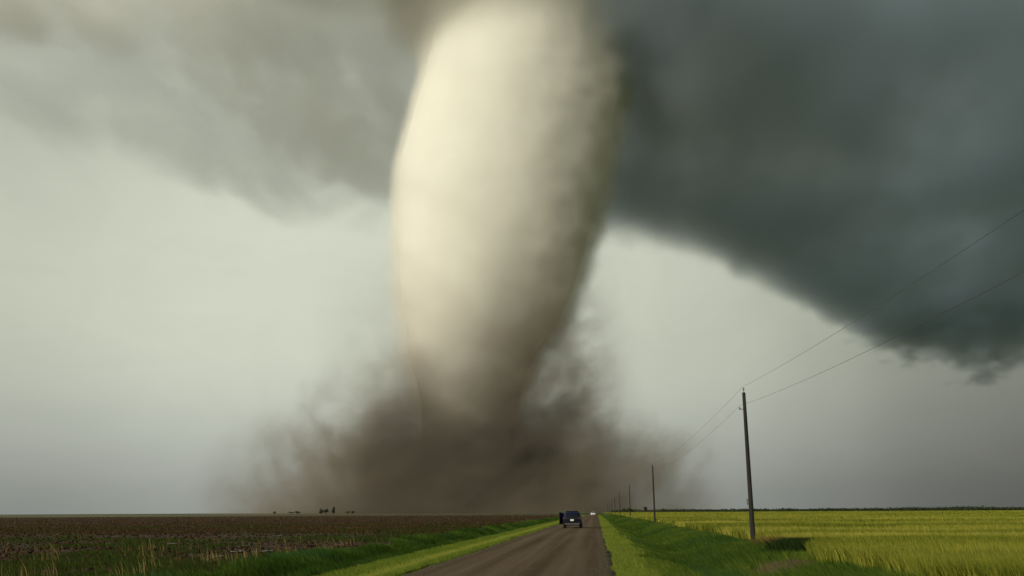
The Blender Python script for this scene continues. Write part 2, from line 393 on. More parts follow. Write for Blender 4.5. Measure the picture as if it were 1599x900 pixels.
def tuft_field(n_t):
    xs, ys_ = [], []
    for k in range(n_t):
        yy = 19+rng.random()**1.6*32; xx = -11.0-rng.random()*.45*yy if rng.random() < .6 else -11.9-rng.random()*2.5
        m_ = int(3+rng.random()**2*24); xs.append(xx+rng.normal(size=m_)*.22); ys_.append(yy+rng.normal(size=m_)*.3)
    return np.concatenate(xs), np.concatenate(ys_)
x, y = tuft_field(36)
tag(blades('dry_tufts', x, y, .25+.4*rng.random(len(x)), np.full(len(x), .016), .35, WIND, tuft_m, rng.random(len(x))), 'straw coloured tufts of dead grass along the field edge', 'grass', kind='stuff')
# clods
ico = bmesh.new(); bmesh.ops.create_icosphere(ico, subdivisions=1, radius=1.0)
IV = np.array([v.co[:] for v in ico.verts]); IF = np.array([[v.index for v in f.verts] for f in ico.faces]); ico.free()
nC = 7000
x, y = scatter(nC, VIEW_L, FIELD_R, 17, 110, 1.2); s_ = (.03+.09*rng.random(nC)**2)*(1+y/120)
CV = (IV[None]*(1+.35*rng.normal(size=(nC, len(IV), 1)))*np.stack([s_, s_, s_*.6], -1)[:, None, :] + np.stack([x, y, height(x, y)+.02], -1)[:, None, :]).reshape(-1, 3)
CF = (IF[None]+(np.arange(nC)*len(IV))[:, None, None]).reshape(-1, 3)
clod_m, t, b = new_mat('clods'); b.inputs['Roughness'].default_value = .95; b.inputs['Specular IOR Level'].default_value = .1; b.inputs['Base Color'].default_value = (0.036, 0.023, 0.012, 1)
tag(np_mesh('soil_clods', CV, CF, clod_m, None, False), 'dark clods of soil scattered over the ploughed field', 'soil', kind='stuff')
# wet wheel ruts
pud_m, t, b = new_mat('rain_water'); b.inputs['Base Color'].default_value = (0.03, 0.025, 0.02, 1); b.inputs['Roughness'].default_value = .18
for k, (px, py, wpx, lab) in enumerate([(267, 849, 14, 'leftmost rain puddle among the stubble of the ploughed field'), (312, 857, 9, 'second rain puddle from the left in the ploughed field'),
        (339, 869, 16, 'nearest and widest rain puddle in the field wheel rut'), (369, 862, 18, 'long rain puddle behind the nearest one in the wheel rut'), (381, 853, 9, 'small rain puddle behind the long one in the ploughed field'),
        (414, 860, 9, 'small rain puddle third from the right in the ploughed field'), (437, 836, 10, 'farthest rain puddle in the ploughed field'), (466, 857, 13, 'rightmost rain puddle near the green ditch edge')]):
    c_ = at_z(px, py, 0.0); tx, ty = float(c_[0]), float(c_[1])
    nn_ = 18; W_, L_ = wpx*ty/1300/2*.75, .45+.5*rng.random()
    ang = np.arange(nn_)*2*math.pi/nn_; rj = 1+.4*(rng.random(nn_)-.5)
    zz = float(height(tx, ty).max())+.055
    PV = [(tx+math.cos(a_)*W_*q, ty+math.sin(a_)*L_*q, zz) for a_, q in zip(ang, rj)]
    PV2 = [(v[0], v[1], zz-.25) for v in PV]
    me_o = mesh_obj('puddle', PV+PV2, [tuple(range(nn_))]+[(j, j+nn_, (j+1) % nn_+nn_, (j+1) % nn_) for j in range(nn_)], pud_m, None, False)
    tag(me_o, lab, 'puddle', 'rain puddles in the wheel ruts')
# loose stones on the road and its shoulders
nS = 1500
y = 17*(90/17)**rng.random(nS); sd = rng.random(nS) < .5
x = np.where(sd, -5.25+np.abs(rng.normal(size=nS))*.35, .30-np.abs(rng.normal(size=nS))*.35); mid = rng.random(nS) < .3
x = np.where(mid, -5.0+5.2*rng.random(nS), x); s_ = (.005+.014*rng.random(nS)**3)*(1+y/80)
SV = (IV[None]*(1+.25*rng.normal(size=(nS, len(IV), 1)))*np.stack([s_, s_, s_*.7], -1)[:, None, :] + np.stack([x, y, .055-.05*((x+2.44)/2.8)**2+s_*.3], -1)[:, None, :]).reshape(-1, 3)
stone_m, t, b = new_mat('loose_stones'); b.inputs['Roughness'].default_value = .9
oi = t.nodes.new('ShaderNodeNewGeometry'); t.links.new(mixc(t, S(t, oi.outputs['Random Per Island']), (0.045, 0.034, 0.024), (0.12, 0.095, 0.07)), b.inputs['Base Color'])
tag(np_mesh('loose_gravel', SV, (IF[None]+(np.arange(nS)*len(IV))[:, None, None]).reshape(-1, 3), stone_m, None, False), 'loose gravel scattered along the edges of the road', 'gravel', kind='stuff')
# ------------------------------------------------------------------ tornado
TD = 1500.0
prof = [(-140,622,1112),(-60,638,1088),(-25,650,1070),(5,661,1050),(35,669,1030),(65,671,1009),(100,661,990),(150,645,979),(200,632,969),(250,621,959),(300,613,950),(350,610,940),
        (400,611,926),(450,614,908),(500,620,885),(550,628,855),(600,637,831),(640,643,821),(700,648,816),(760,650,822),(799,646,832)]
ys = np.array([p[0] for p in prof], float)
NR, NS = 220, 160
rings = []
for k in range(NR):
    yy = -140 + (799+140)*k/(NR-1)
    l = np.interp(yy, ys, [p[1] for p in prof]); r = np.interp(yy, ys, [p[2] for p in prof])
    P_, Q_ = at_y(l, yy, TD), at_y(r, yy, TD)
    rings.append(((P_+Q_)/2, np.linalg.norm(Q_-P_)/2))
cx = np.array([c[0][0] for c in rings]); cz = np.array([max(c[0][2], -2) for c in rings]); rr = np.array([c[1] for c in rings])
cz[-1] = -2.0
def sm1(a): return np.convolve(np.pad(a, 7, 'edge'), np.ones(15)/15, 'valid')
cx, rr = sm1(cx), sm1(rr)
th = np.arange(NS)*2*math.pi/NS
def surf(inflate=0.0, rough=1.0):
    V = []
    for k in range(NR):
        ph = th + cz[k]*0.006
        wob = np.zeros(NS)
        for q, (a, n_, f_) in enumerate(((1.2,2,.009),(1.0,3,.013),(0.7,5,.019),(0.35,9,.03))):
            wob += a*np.sin(n_*ph + cz[k]*f_ + q*1.7)
        r_ = rr[k] + inflate + rough*wob*1.2
        V += [(cx[k]+r_[j]*math.cos(th[j]), TD+r_[j]*math.sin(th[j]), cz[k]) for j in range(NS)]
    Fc = [((k+1)*NS+j, (k+1)*NS+(j+1) % NS, k*NS+(j+1) % NS, k*NS+j) for k in range(NR-1) for j in range(NS)]
    return np.array(V), Fc
off = np.array([float(cx[-1]), TD, 0])
tornado = empty('tornado', off)
tag(tornado, 'huge cream funnel tornado with brown dust swirling round its foot', 'tornado')
V, Fc = surf(-17)
fm, t, b = new_mat('funnel_cloud'); b.inputs['Roughness'].default_value = 1.0
b.inputs['Specular IOR Level'].default_value = 0.0
geo = t.nodes.new('ShaderNodeNewGeometry'); X_, Y_, Z_ = sep(t, geo.outputs['Position'])
nz = noise(t, comb(t, X_*0.003, Y_*0.003, Z_*0.03+X_*0.006), 1.0, 4, .55)
dustf = (smooth(Z_, 400, 110)*0.85 + (nz-0.5)*0.18*smooth(Z_, 700, 300)).sat()
t.links.new(mixc(t, dustf, (0.70, 0.695, 0.63), (0.12, 0.102, 0.080)), b.inputs['Base Color'])
th_n = (Y_-TD).atan2(X_-float(cx[110]))
hel = noise(t, comb(t, th_n.cos()*1.1, th_n.sin()*1.1, Z_*0.030-th_n*0.9), 1.0, 4, .55, .2)
bp = t.nodes.new('ShaderNodeBump'); bp.inputs['Strength'].default_value = 0.08; bp.inputs['Distance'].default_value = 10.0
t.links.new(hel.k, bp.inputs['Height']); t.links.new(bp.outputs[0], b.inputs['Normal'])
funnel = mesh_obj('funnel', V-off, Fc, fm, tornado)
mist_g = guide_mesh('mist_guide', V-off, Fc)
def f_mist(g, pos, d):
    x, y, z = sep(g, pos)
    n_ = noise(g, comb(g, x*0.010, y*0.010, z*0.006-x*0.004), 1.0, 5, .6)
    rag = noise(g, comb(g, x*0.022, y*0.022, z*0.020), 1.0, 5, .65)
    d = d - (rag-0.5)*(smooth(x, 40.0, 170.0)*60.0+6.0)
    topf = smooth(z, 835.0, 1010.0)
    d = d - (n_-0.5)*topf*150.0 - (rag-0.5)*topf*60.0
    wide = 22.0 + topf*95.0 + smooth(x, 60.0, 190.0)*16.0 + smooth(z, 520.0, 250.0)*10.0
    return (1.0 - (d - (n_-0.5)*26.0)/wide).sat().pow(1.4)*smooth(z, 40.0, 260.0)
mm = vol_mat('funnel_mist', (0.96, 0.948, 0.90), 0.022)
fog('mist_sheath', mist_g, mm, (-380, -400, 20), (560, 400, 1130), 7.5, f_mist, tornado)

# dust: a skirt of soil whirled up round the foot; the hull bounds the air that carries it
hull = [(0, 560), (120, 560), (220, 530), (310, 450), (390, 320), (450, 210), (500, 110), (520, 40), (520, -1.5), (0, -1.5)]
HV = [(0, 0, hull[0][1])]; n_h = 48
for r_h, z_h in hull[1:-1]:
    HV += [(r_h*math.cos(2*math.pi*j/n_h), r_h*math.sin(2*math.pi*j/n_h), z_h) for j in range(n_h)]
HV.append((0, 0, hull[-1][1])); last = len(HV)-1; nl = len(hull)-2
HF = [(0, 1+j, 1+(j+1) % n_h) for j in range(n_h)]
HF += [(1+k*n_h+j, 1+(k+1)*n_h+j, 1+(k+1)*n_h+(j+1) % n_h, 1+k*n_h+(j+1) % n_h) for k in range(nl-1) for j in range(n_h)]
HF += [(last, 1+(nl-1)*n_h+(j+1) % n_h, 1+(nl-1)*n_h+j) for j in range(n_h)]
dm = bpy.data.materials.new('dust'); dm.use_nodes = True; t = dm.node_tree; t.nodes.clear()
o_ = t.nodes.new('ShaderNodeOutputMaterial'); pv = t.nodes.new('ShaderNodeVolumePrincipled')
tcn = t.nodes.new('ShaderNodeTexCoord'); x, y, z = sep(t, tcn.outputs['Object'])
rad = (x*x+y*y).sqrt(); ang = y.atan2(x)
sp = ang + rad*0.004 - z*0.003
cxn, syn = sp.cos()*rad, sp.sin()*rad
n_ = noise(t, comb(t, cxn*0.013, syn*0.013, z*0.015), 1.0, 6, .66)
nb = noise(t, comb(t, cxn*0.0035, syn*0.0035, z*0.004+7.3), 1.0, 1, .5)
env = 415.0 - rad*0.72
h = (env - z)/150.0 + (n_-0.5)*1.9 + (nb-0.5)*3.0
body = smooth(h, 0.0, 2.6)*smooth(rad, 500.0, 330.0)
core = smooth(rad, 300.0, 120.0)*smooth(z, 260.0, 60.0)
veil = smooth(rad+(n_-0.5)*160.0, 330.0, 130.0)*smooth(z, 530.0, 220.0)*(0.18+smooth(x, -20.0, 120.0)*0.40)*smooth(n_, .38, .62)
t.links.new(((body*(0.18+smooth(n_, .32, .66)*1.0+core*0.8)+veil)*0.0150).k, pv.inputs['Density'])
pv.inputs['Density Attribute'].default_value = ''
t.links.new(mixc(t, (core*1.2+body*0.25).sat(), (0.35, 0.305, 0.24), (0.150, 0.137, 0.116)), pv.inputs['Color'])
t.links.new(pv.outputs[0], o_.inputs['Volume'])
dm.cycles.volume_step_rate = 0.055
dust = mesh_obj('dust_cloud', HV, HF, dm, tornado)
tag(dust, kind='stuff')

# ------------------------------------------------------------------ storm clouds
def sheet(edge, ts, name, kf=None, disk=None):
    """edge: (px, py, altitude); each edge point is carried back along its own plan direction by the factors ts"""
    V = []; n = len(edge)
    for tt, dz in ts:
        for (px, py, zz) in edge:
            p = at_z(px, py, zz); t2 = tt if kf is None else 1-(1-tt)*kf(px)
            V.append((p[0]*t2, p[1]*t2, zz+dz))
    Fc = [(k*n+j, k*n+j+1, (k+1)*n+j+1, (k+1)*n+j) for k in range(len(ts)-1) for j in range(n-1)]
    for (dx, dy, dz, r_d) in (disk or []):
        b0 = len(V); V += [(dx+r_d*math.cos(a_), dy+r_d*math.sin(a_), dz) for a_ in np.arange(24)*math.pi/12]; Fc.append(tuple(range(b0, b0+24)))
    return guide_mesh(name, V, Fc)
cm = vol_mat('storm_cloud', (0.59, 0.675, 0.755), 0.012)
edge = [(880,372,730),(930,378,720),(1010,388,710),(1100,398,700),(1180,430,690),(1250,465,680),(1330,505,680),(1400,535,680),(1480,555,680),(1540,565,680),(1590,545,690),(1680,545,690),(1900,545,690)]
sg = sheet(edge, [(1.0, 90),(0.9,100),(0.75,130),(0.6,170),(0.45,200),(0.3,220)], 'shelf_guide', lambda px: float(np.interp(px, [880, 985, 1090], [.30, .34, 1.0])))
def f_shelf(g, pos, d):
    n_ = noise(g, pos, 0.0030, 6, .62, 0.3)
    x, y, z = sep(g, pos)
    rag = noise(g, comb(g, x*0.011, y*0.004, z*0.008), 1.0, 5, .65)
    return (1.0 - (d - (n_-0.5)*170.0 - (rag-0.5)*(smooth(x, 900.0, 1900.0)*260.0+70.0))/110.0).sat().pow(0.8)
shelf = fog('shelf_cloud', sg, cm, (-300, 250, 500), (3900, 4300, 1100), 18.0, f_shelf)
tag(shelf, 'vast dark slate storm cloud with ragged lower edge right of the tornado', 'cloud')
# unseen cloud disc added towards the sun to shade the funnel's top
wg = guide_mesh('shade_guide', [(-430+r_d*math.cos(a_), 1200+r_d*math.sin(a_), 1185.0) for r_d in (5.0, 220.0, 420.0) for a_ in np.arange(24)*math.pi/12],
                [(k*24+j, k*24+(j+1) % 24, (k+1)*24+(j+1) % 24, (k+1)*24+j) for k in range(2) for j in range(24)])
def f_shade(g, pos, d):
    n_ = noise(g, pos, 0.0060, 6, .62, 0.5)
    return (1.0 - (d - (n_-0.5)*150.0)/95.0).sat()
base_c = fog('shade_cloud', wg, vol_mat('shade_cloud', (0.90, 0.91, 0.88), 0.014), (-1020, 600, 1010), (160, 1800, 1370), 16.0, f_shade)
tag(base_c, 'added unseen cloud that shades the top of the funnel', 'cloud')
# left: warm grey bank of cloud that feeds the funnel, leaning towards the light; cooler layer behind it
def bank(rows, name):
    """rows of (px, py, plan distance): a leaning curved surface in the place"""
    V = []; n = len(rows[0])
    for row in rows:
        for px, py, D in row:
            d_ = ray(px, py); V.append(EYE+d_*(D/math.hypot(d_[0], d_[1])))
    return guide_mesh(name, V, [(k*n+j, k*n+j+1, (k+1)*n+j+1, (k+1)*n+j) for k in range(len(rows)-1) for j in range(n-1)])
low = [(-260,-30),(-60,10),(60,40),(150,55),(235,85),(310,125),(380,175),(450,225),(520,262),(585,280),(650,270),(740,240),(840,200),(960,150)]
def rows_from(low, D0, D1, ytop, n=5):
    return [[(px, py+(ytop-py)*k/(n-1), D0+(D1-D0)*k/(n-1)) for px, py in low] for k in range(n)]
cm2 = vol_mat('tail_cloud', (0.97, 0.966, 0.945), 0.0080)
tg = bank(rows_from(low, 2350, 1760, -150), 'tail_guide')
def f_tail(g, pos, d):
    x, y, z = sep(g, pos)
    sw = comb(g, x+z*0.5, y*0.8, z*0.8-x*0.4)
    n_ = noise(g, sw, 0.0065, 8, .60, 0.5); nb = noise(g, sw, 0.0022, 2, .5, 0.4)
    return ((1.0 - (d - (n_-0.5)*200.0 - (nb-0.5)*170.0)/75.0)*1.3).sat()
tail = fog('tail_cloud', tg, cm2, (-2100, 1250, 650), (420, 2650, 1560), 13.0, f_tail)
tag(tail, 'warm grey tail cloud sweeping down from upper left into the funnel', 'cloud')
cm3 = vol_mat('cloud_layer', (0.84, 0.885, 0.90), 0.0040)
low = [(-420,140),(-200,140),(-60,150),(40,160),(110,175),(190,190),(260,215),(330,262),(400,305),(460,325),(530,318),(600,300),(680,290)]
lg = bank(rows_from(low, 3000, 2500, -120), 'layer_guide')
def f_layer(g, pos, d):
    x, y, z = sep(g, pos)
    sw = comb(g, x+z*0.6, y*0.7, z*1.2-x*0.3)
    n_ = noise(g, sw, 0.0040, 8, .62, 0.6)
    return (1.0 - (d - (n_-0.48)*420.0)/110.0).sat()
layer = fog('cloud_layer', lg, cm3, (-3200, 1700, 750), (150, 3300, 2100), 18.0, f_layer)
tag(layer, 'cool blue grey cloud layer across the upper left sky', 'cloud')
# torn scud hanging from the tip of the shelf
low = [(1340,515),(1400,540),(1450,556),(1500,572),(1545,585),(1580,560),(1640,548),(1720,540)]
ug = bank([[(px, py-8, 3750) for px, py in low], [(px, py-50, 3700) for px, py in low], [(px, 470, 3600) for px, py in low]], 'scud_guide')
def f_scud(g, pos, d):
    x, y, z = sep(g, pos)
    n_ = noise(g, comb(g, x-z*1.3, y*0.5, z*2.0+x*0.5), 0.0085, 6, .62, 0.4)
    return (1.0 - (d - (n_-0.47)*360.0)/60.0).sat()
scud = fog('scud_cloud', ug, vol_mat('scud', (0.60, 0.68, 0.73), 0.010), (1000, 2900, 420), (2500, 4100, 1050), 13.0, f_scud)
tag(scud, 'torn dark scud hanging at the right tip of the shelf cloud', 'cloud')

# ------------------------------------------------------------------ small builders
def lathe(bm, prof, seg=12, origin=(0, 0, 0), axis='Z', M=None):
    rings_ = []
    for r_, h_ in prof:
        ring = []
        for j in range(seg):
            a_ = 2*math.pi*j/seg
            p = Vector((r_*math.cos(a_), r_*math.sin(a_), h_))
            if axis == 'X': p = Vector((p.z, p.x, p.y))
            if M is not None: p = M @ p
            ring.append(bm.verts.new(p+Vector(origin)))
        rings_.append(ring)
    for a_, c_ in zip(rings_[:-1], rings_[1:]):
        for j in range(seg):
            bm.faces.new((a_[j], a_[(j+1) % seg], c_[(j+1) % seg], c_[j]))
    for ring in (rings_[0], rings_[-1]):
        try: bm.faces.new(ring)
        except ValueError: pass
def bm_box(bm, lo, hi, M=None):
    vs = [Vector((x_, y_, z_)) for x_ in (lo[0], hi[0]) for y_ in (lo[1], hi[1]) for z_ in (lo[2], hi[2])]
    if M is not None: vs = [M @ v for v in vs]
    v = [bm.verts.new(p) for p in vs]
    for f in ((0,1,3,2),(4,6,7,5),(0,4,5,1),(2,3,7,6),(0,2,6,4),(1,5,7,3)): bm.faces.new([v[i] for i in f])
def bm_obj(name, bm, mat, parent=None, bevel=0.0, smoothed=False):
    bmesh.ops.recalc_face_normals(bm, faces=bm.faces)
    if bevel: bmesh.ops.bevel(bm, geom=list(bm.edges), offset=bevel, segments=2, affect='EDGES')
    me = bpy.data.meshes.new(name); bm.to_mesh(me); bm.free()
    if smoothed: me.polygons.foreach_set('use_smooth', [True]*len(me.polygons))
    me.materials.append(mat)
    return link(bpy.data.objects.new(name, me), parent)
def simple(name, col, rough=.6, metal=0.0, coat=0.0):
    mt, t, b = new_mat(name); b.inputs['Base Color'].default_value = (*col, 1)
    b.inputs['Roughness'].default_value = rough; b.inputs['Metallic'].default_value = metal; b.inputs['Coat Weight'].default_value = coat
    return mt

# ------------------------------------------------------------------ utility poles and wires
wood, t, b = new_mat('weathered_pole_wood'); b.inputs['Roughness'].default_value = .9
tcn = t.nodes.new('ShaderNodeTexCoord'); x, y, z = sep(t, tcn.outputs['Object'])
gn = noise(t, comb(t, x*30.0, y*30.0, z*1.2), 1.0, 4, .6)
t.links.new(mixc(t, smooth(gn, .35, .7), (0.006, 0.005, 0.004), (0.019, 0.015, 0.012)), b.inputs['Base Color'])
bp = t.nodes.new('ShaderNodeBump'); bp.inputs['Strength'].default_value = .5; bp.inputs['Distance'].default_value = .02
t.links.new(gn.k, bp.inputs['Height']); t.links.new(bp.outputs[0], b.inputs['Normal'])
porcelain = simple('insulator_porcelain', (0.10, 0.085, 0.075), .25)
steel = simple('galvanised_steel', (0.20, 0.20, 0.20), .5, .8)
PB = at_z(1176, 850, 0.0); PX = float(PB[0])
print('pole', PB)
pole_y = [float(PB[1]), 120, 208, 296, 380, 468, 555, 640]
pole_lean = [.013, .004, .009, -.004, .006, 0, .004, -.003]
def build_pole():
    root = bpy.data.objects.new('utility_pole', None); link(root)
    bm = bmesh.new(); lathe(bm, [(.135, -.9), (.130, 0), (.120, 2), (.108, 4), (.097, 6), (.086, 7.8), (.072, 7.84)], 14)
    bm_obj('pole', bm, wood, root, 0, True)
    bm = bmesh.new(); lathe(bm, [(.012, 7.8), (.012, 7.95), (.035, 7.95), (.055, 7.98), (.030, 8.01), (.048, 8.04), (.034, 8.09), (.01, 8.10)], 10)
    bm_obj('pin_insulator', bm, porcelain, root, 0, True)
    bm = bmesh.new(); bm_box(bm, (-.30, -.025, 6.93), (-.08, .025, 6.97)); br = bm_obj('bracket', bm, steel, root, .004)
    bm = bmesh.new(); lathe(bm, [(.012, 6.97), (.045, 6.98), (.028, 7.01), (.042, 7.04), (.012, 7.08)], 10, (-.26, 0, 0))
    bm_obj('spool_insulator', bm, porcelain, br, 0, True)
    return root
p0 = build_pole()
poles = [p0]
for k in range(1, len(pole_y)):
    r_ = p0.copy(); COL.objects.link(r_)
    for ch in p0.children:
        c_ = ch.copy(); COL.objects.link(c_); c_.parent = r_
        for gc in ch.children:
            d_ = gc.copy(); COL.objects.link(d_); d_.parent = c_
    poles.append(r_)
ordn = ['tall dark wooden pole with fuse box nearest the camera in the crop edge', 'second dark wooden pole from the camera at the edge of the crop',
        'third wooden pole from the camera along the crop edge', 'fourth small wooden pole from the camera far along the ditch', 'fifth tiny wooden pole from the camera far along the ditch',
        'sixth tiny wooden pole from the camera near the horizon', 'seventh tiny wooden pole from the camera near the horizon', 'farthest tiny wooden pole of the line at the horizon']
for k, r_ in enumerate(poles):
    r_.location = (PX, pole_y[k], float(height(PX, pole_y[k]).max())); r_.rotation_euler = (0, pole_lean[k], .3*k)
    r_.rotation_euler.z = 0
    tag(r_, ordn[k], 'utility pole', 'wooden poles carrying the wires along the road')
bm = bmesh.new(); bm_box(bm, (-.19, -.08, 2.05), (-.11, .07, 2.35)); bm_obj('fuse_box', bm, steel, p0, .01)
bm = bmesh.new(); bm_box(bm, (-.010, -.128, 0.1), (.010, -.095, 6.6)); bm_obj('ground_wire_cover', bm, wood, p0)
wire_m = simple('wire_aluminium', (0.05, 0.05, 0.05), .6, .2)
def wire(name, z_at, xo, sag, label):
    ys_ = [-41] + pole_y; pts = []
    for a_, b_, la, lb in zip(ys_[:-1], ys_[1:], [0]+pole_lean[:-1], pole_lean):
        for q in range(24):
            u = q/24; s_ = sag*(2.0 if a_ < 0 else 1.0)
            pts.append((PX+xo+(la+(lb-la)*u)*z_at, a_+(b_-a_)*u, z_at-4*s_*u*(1-u)))
    pts.append((PX+xo+pole_lean[-1]*z_at, ys_[-1], z_at))
    V, Fc = [], []
    for k, p in enumerate(pts):
        rr_ = .005
        for j in range(5):
            a_ = 2*math.pi*j/5; V.append((p[0]+rr_*math.cos(a_), p[1], p[2]+rr_*math.sin(a_)))
    for k in range(len(pts)-1):
        for j in range(5): Fc.append((k*5+j, k*5+(j+1) % 5, (k+1)*5+(j+1) % 5, (k+1)*5+j))
    tag(mesh_obj(name, V, Fc, wire_m), label, 'wire', 'wires strung along the poles')
wire('overhead_wire', 8.06, 0.0, .62, 'upper wire running from pole top to pole top')
wire('overhead_wire', 7.03, -.26, .72, 'lower wire running along the pole brackets')

# ------------------------------------------------------------------ cars
glass_m = simple('car_glass', (0.008, 0.022, 0.085), .04)
tyre_m = simple('tyre_rubber', (0.012, 0.012, 0.012), .9)
rim_m = simple('alloy_rim', (0.35, 0.35, 0.36), .35, .9)
red_m = simple('tail_lamp_red', (0.07, 0.022, 0.026), .15)
plate_m = simple('number_plate', (0.62, 0.64, 0.62), .45)
trim_m = simple('black_trim', (0.006, 0.006, 0.007), .7)
lamp_m = simple('head_lamp', (0.75, 0.75, 0.72), .12)
silver_m = simple('bumper_strip', (0.30, 0.30, 0.31), .35, .6)
def car_body(stations, name, mat, parent):
    """stations: (y, half width, z bottom, z belt, half roof width, z roof)"""
    V = []; n = 14
    for (y_, w_, zb, zs, wr, zr) in stations:
        half = [(w_*.80, zb), (w_*.97, zb+.10), (w_, zb+.35), (w_*.985, zs-.04), (w_*.95, zs+.01), (wr+(w_*.95-wr)*.35, zs+(zr-zs)*.62), (wr*.86, zr-.015)]
        ring = half + [(-a_, b_) for a_, b_ in half[::-1]]
        V += [(a_, y_, b_) for a_, b_ in ring]
    Fc = [(k*n+j, k*n+(j+1) % n, (k+1)*n+(j+1) % n, (k+1)*n+j) for k in range(len(stations)-1) for j in range(n)]
    Fc += [tuple(range(n))[::-1], tuple((len(stations)-1)*n+j for j in range(n))]
    o = mesh_obj(name, V, Fc, mat, parent)
    md = o.modifiers.new('bevel', 'BEVEL'); md.width = .03; md.segments = 2; md.limit_method = 'ANGLE'; md.angle_limit = R(40)
    return o
def quad_slab(name, pts, thick, mat, parent):
    """a pane through the points pts with thickness along its normal"""
    p = [Vector(q) for q in pts]; nrm = (p[1]-p[0]).cross(p[2]-p[0]).normalized()*thick
    n = len(p); V = [v+nrm for v in p]+[v-nrm for v in p]
    Fc = [tuple(range(n)), tuple(range(2*n-1, n-1, -1))]+[(j, j+n, (j+1) % n+n, (j+1) % n) for j in range(n)]
    return mesh_obj(name, V, Fc, mat, parent, False)
def wheels(parent, w_, y1, y2, r_):
    for sx in (-1, 1):
        for yy in (y1, y2):
            bm = bmesh.new(); lathe(bm, [(r_*.62, -.10), (r_*.92, -.11), (r_, -.07), (r_, .07), (r_*.92, .11), (r_*.62, .10)], 20, (sx*(w_-.11), yy, r_), 'X')
            ty_ = bm_obj('wheel', bm, tyre_m, parent, 0, True)
            bm = bmesh.new(); lathe(bm, [(r_*.60, -.09), (r_*.56, .085), (r_*.22, .075), (r_*.16, .095)] if sx > 0 else [(r_*.16, -.095), (r_*.22, -.075), (r_*.56, -.085), (r_*.60, .09)], 16, (sx*(w_-.11), yy, r_), 'X')
            bm_obj('rim', bm, rim_m, ty_, 0, True)
def mirror(parent, sx, w_, yy, zz, mat):
    bm = bmesh.new(); bm_box(bm, (sx*(w_-.02)-.0, yy-.03, zz-.02), (sx*(w_+.10), yy+.03, zz+.02)); bm_box(bm, (min(sx*(w_+.05), sx*(w_+.25)), yy-.05, zz-.06), (max(sx*(w_+.05), sx*(w_+.25)), yy+.06, zz+.10))
    mo = bm_obj('mirror', bm, mat, parent)
    bm = bmesh.new(); bm_box(bm, (min(sx*(w_+.07), sx*(w_+.23)), yy-.056, zz-.045), (max(sx*(w_+.07), sx*(w_+.23)), yy-.052, zz+.085)); bm_obj('mirror_glass', bm, chrome_m, mo)
chrome_m = simple('mirror_chrome', (0.8, 0.8, 0.8), .05, 1.0)
navy = simple('navy_paint', (0.004, 0.005, 0.013), .35); navy.node_tree.nodes['Principled BSDF'].inputs['Specular IOR Level'].default_value = .2
trim_m.node_tree.nodes['Principled BSDF'].inputs['Specular IOR Level'].default_value = .15
suv = empty('parked_car', (-2.50, 86.5, 0.045))
tag(suv, 'dark navy sport utility car stopped on the road with its left door open', 'car')
car_body([(0, .86, .42, .98, .60, 1.02), (.05, .90, .36, 1.02, .64, 1.10), (.14, .92, .32, 1.04, .66, 1.46), (.34, .93, .28, 1.04, .66, 1.63), (.9, .93, .25, 1.02, .67, 1.69), (1.9, .93, .25, 1.0, .68, 1.70),
          (2.6, .93, .25, .99, .67, 1.66), (3.1, .93, .25, .99, .64, 1.42), (3.55, .92, .25, .99, .66, 1.06), (4.2, .90, .27, .92, .62, .98), (4.55, .84, .33, .80, .55, .84), (4.66, .76, .40, .70, .5, .72)], 'body', navy, suv)
quad_slab('rear_window', [(-.70, .068, 1.09), (.70, .068, 1.09), (.58, .225, 1.545), (-.58, .225, 1.545)], .012, glass_m, suv)
bm = bmesh.new(); bm_box(bm, (-.62, .10, 1.60), (.62, .36, 1.65)); sp_ = bm_obj('roof_spoiler', bm, navy, suv, .012)
bm = bmesh.new(); bm_box(bm, (-.90, -.10, .36), (.90, .12, .66)); bpr = bm_obj('rear_bumper', bm, trim_m, suv, .05)
bm = bmesh.new(); bm_box(bm, (-.72, -.112, .38), (.72, -.06, .43)); bm_obj('bumper_strip', bm, silver_m, bpr, .01)
for sx in (-1, 1):
    bm = bmesh.new(); bm_box(bm, (min(sx*.60, sx*.905), -.015, .90), (max(sx*.60, sx*.905), .2, 1.06)); bm_obj('tail_lamp', bm, red_m, suv, .02)
    bm = bmesh.new(); bm_box(bm, (min(sx*.52, sx*.84), 4.5, .62), (max(sx*.52, sx*.84), 4.66, .74)); bm_obj('headlight', bm, lamp_m, suv, .02)
    for (y1, y2, y3, y4) in ((.55, 1.35, 1.35, .75), (1.45, 2.35, 2.35, 1.45), (2.45, 3.3, 2.65, 2.45)):
        if sx < 0 and y1 > 2.4: pass
        quad_slab('side_window', [(sx*.895, y1, 1.05), (sx*.895, y2, 1.05), (sx*.715, y3, 1.56), (sx*.715, y4, 1.56)], .01, glass_m, suv)
quad_slab('windscreen', [(-.70, 3.56, 1.06), (.70, 3.56, 1.06), (.60, 2.72, 1.62), (-.60, 2.72, 1.62)], .012, glass_m, suv)
pl = bm = bmesh.new(); bm_box(bm, (-.17, -.118, .70), (.17, -.106, .86)); bm_obj('number_plate', bm, plate_m, suv, .004)
bm = bmesh.new(); bm_box(bm, (-.30, -.03, .66), (.30, .06, .92)); bm_obj('tailgate_recess', bm, trim_m, suv, .02)
wheels(suv, .93, .82, 3.70, .36); mirror(suv, 1, .92, 3.0, 1.06, navy)
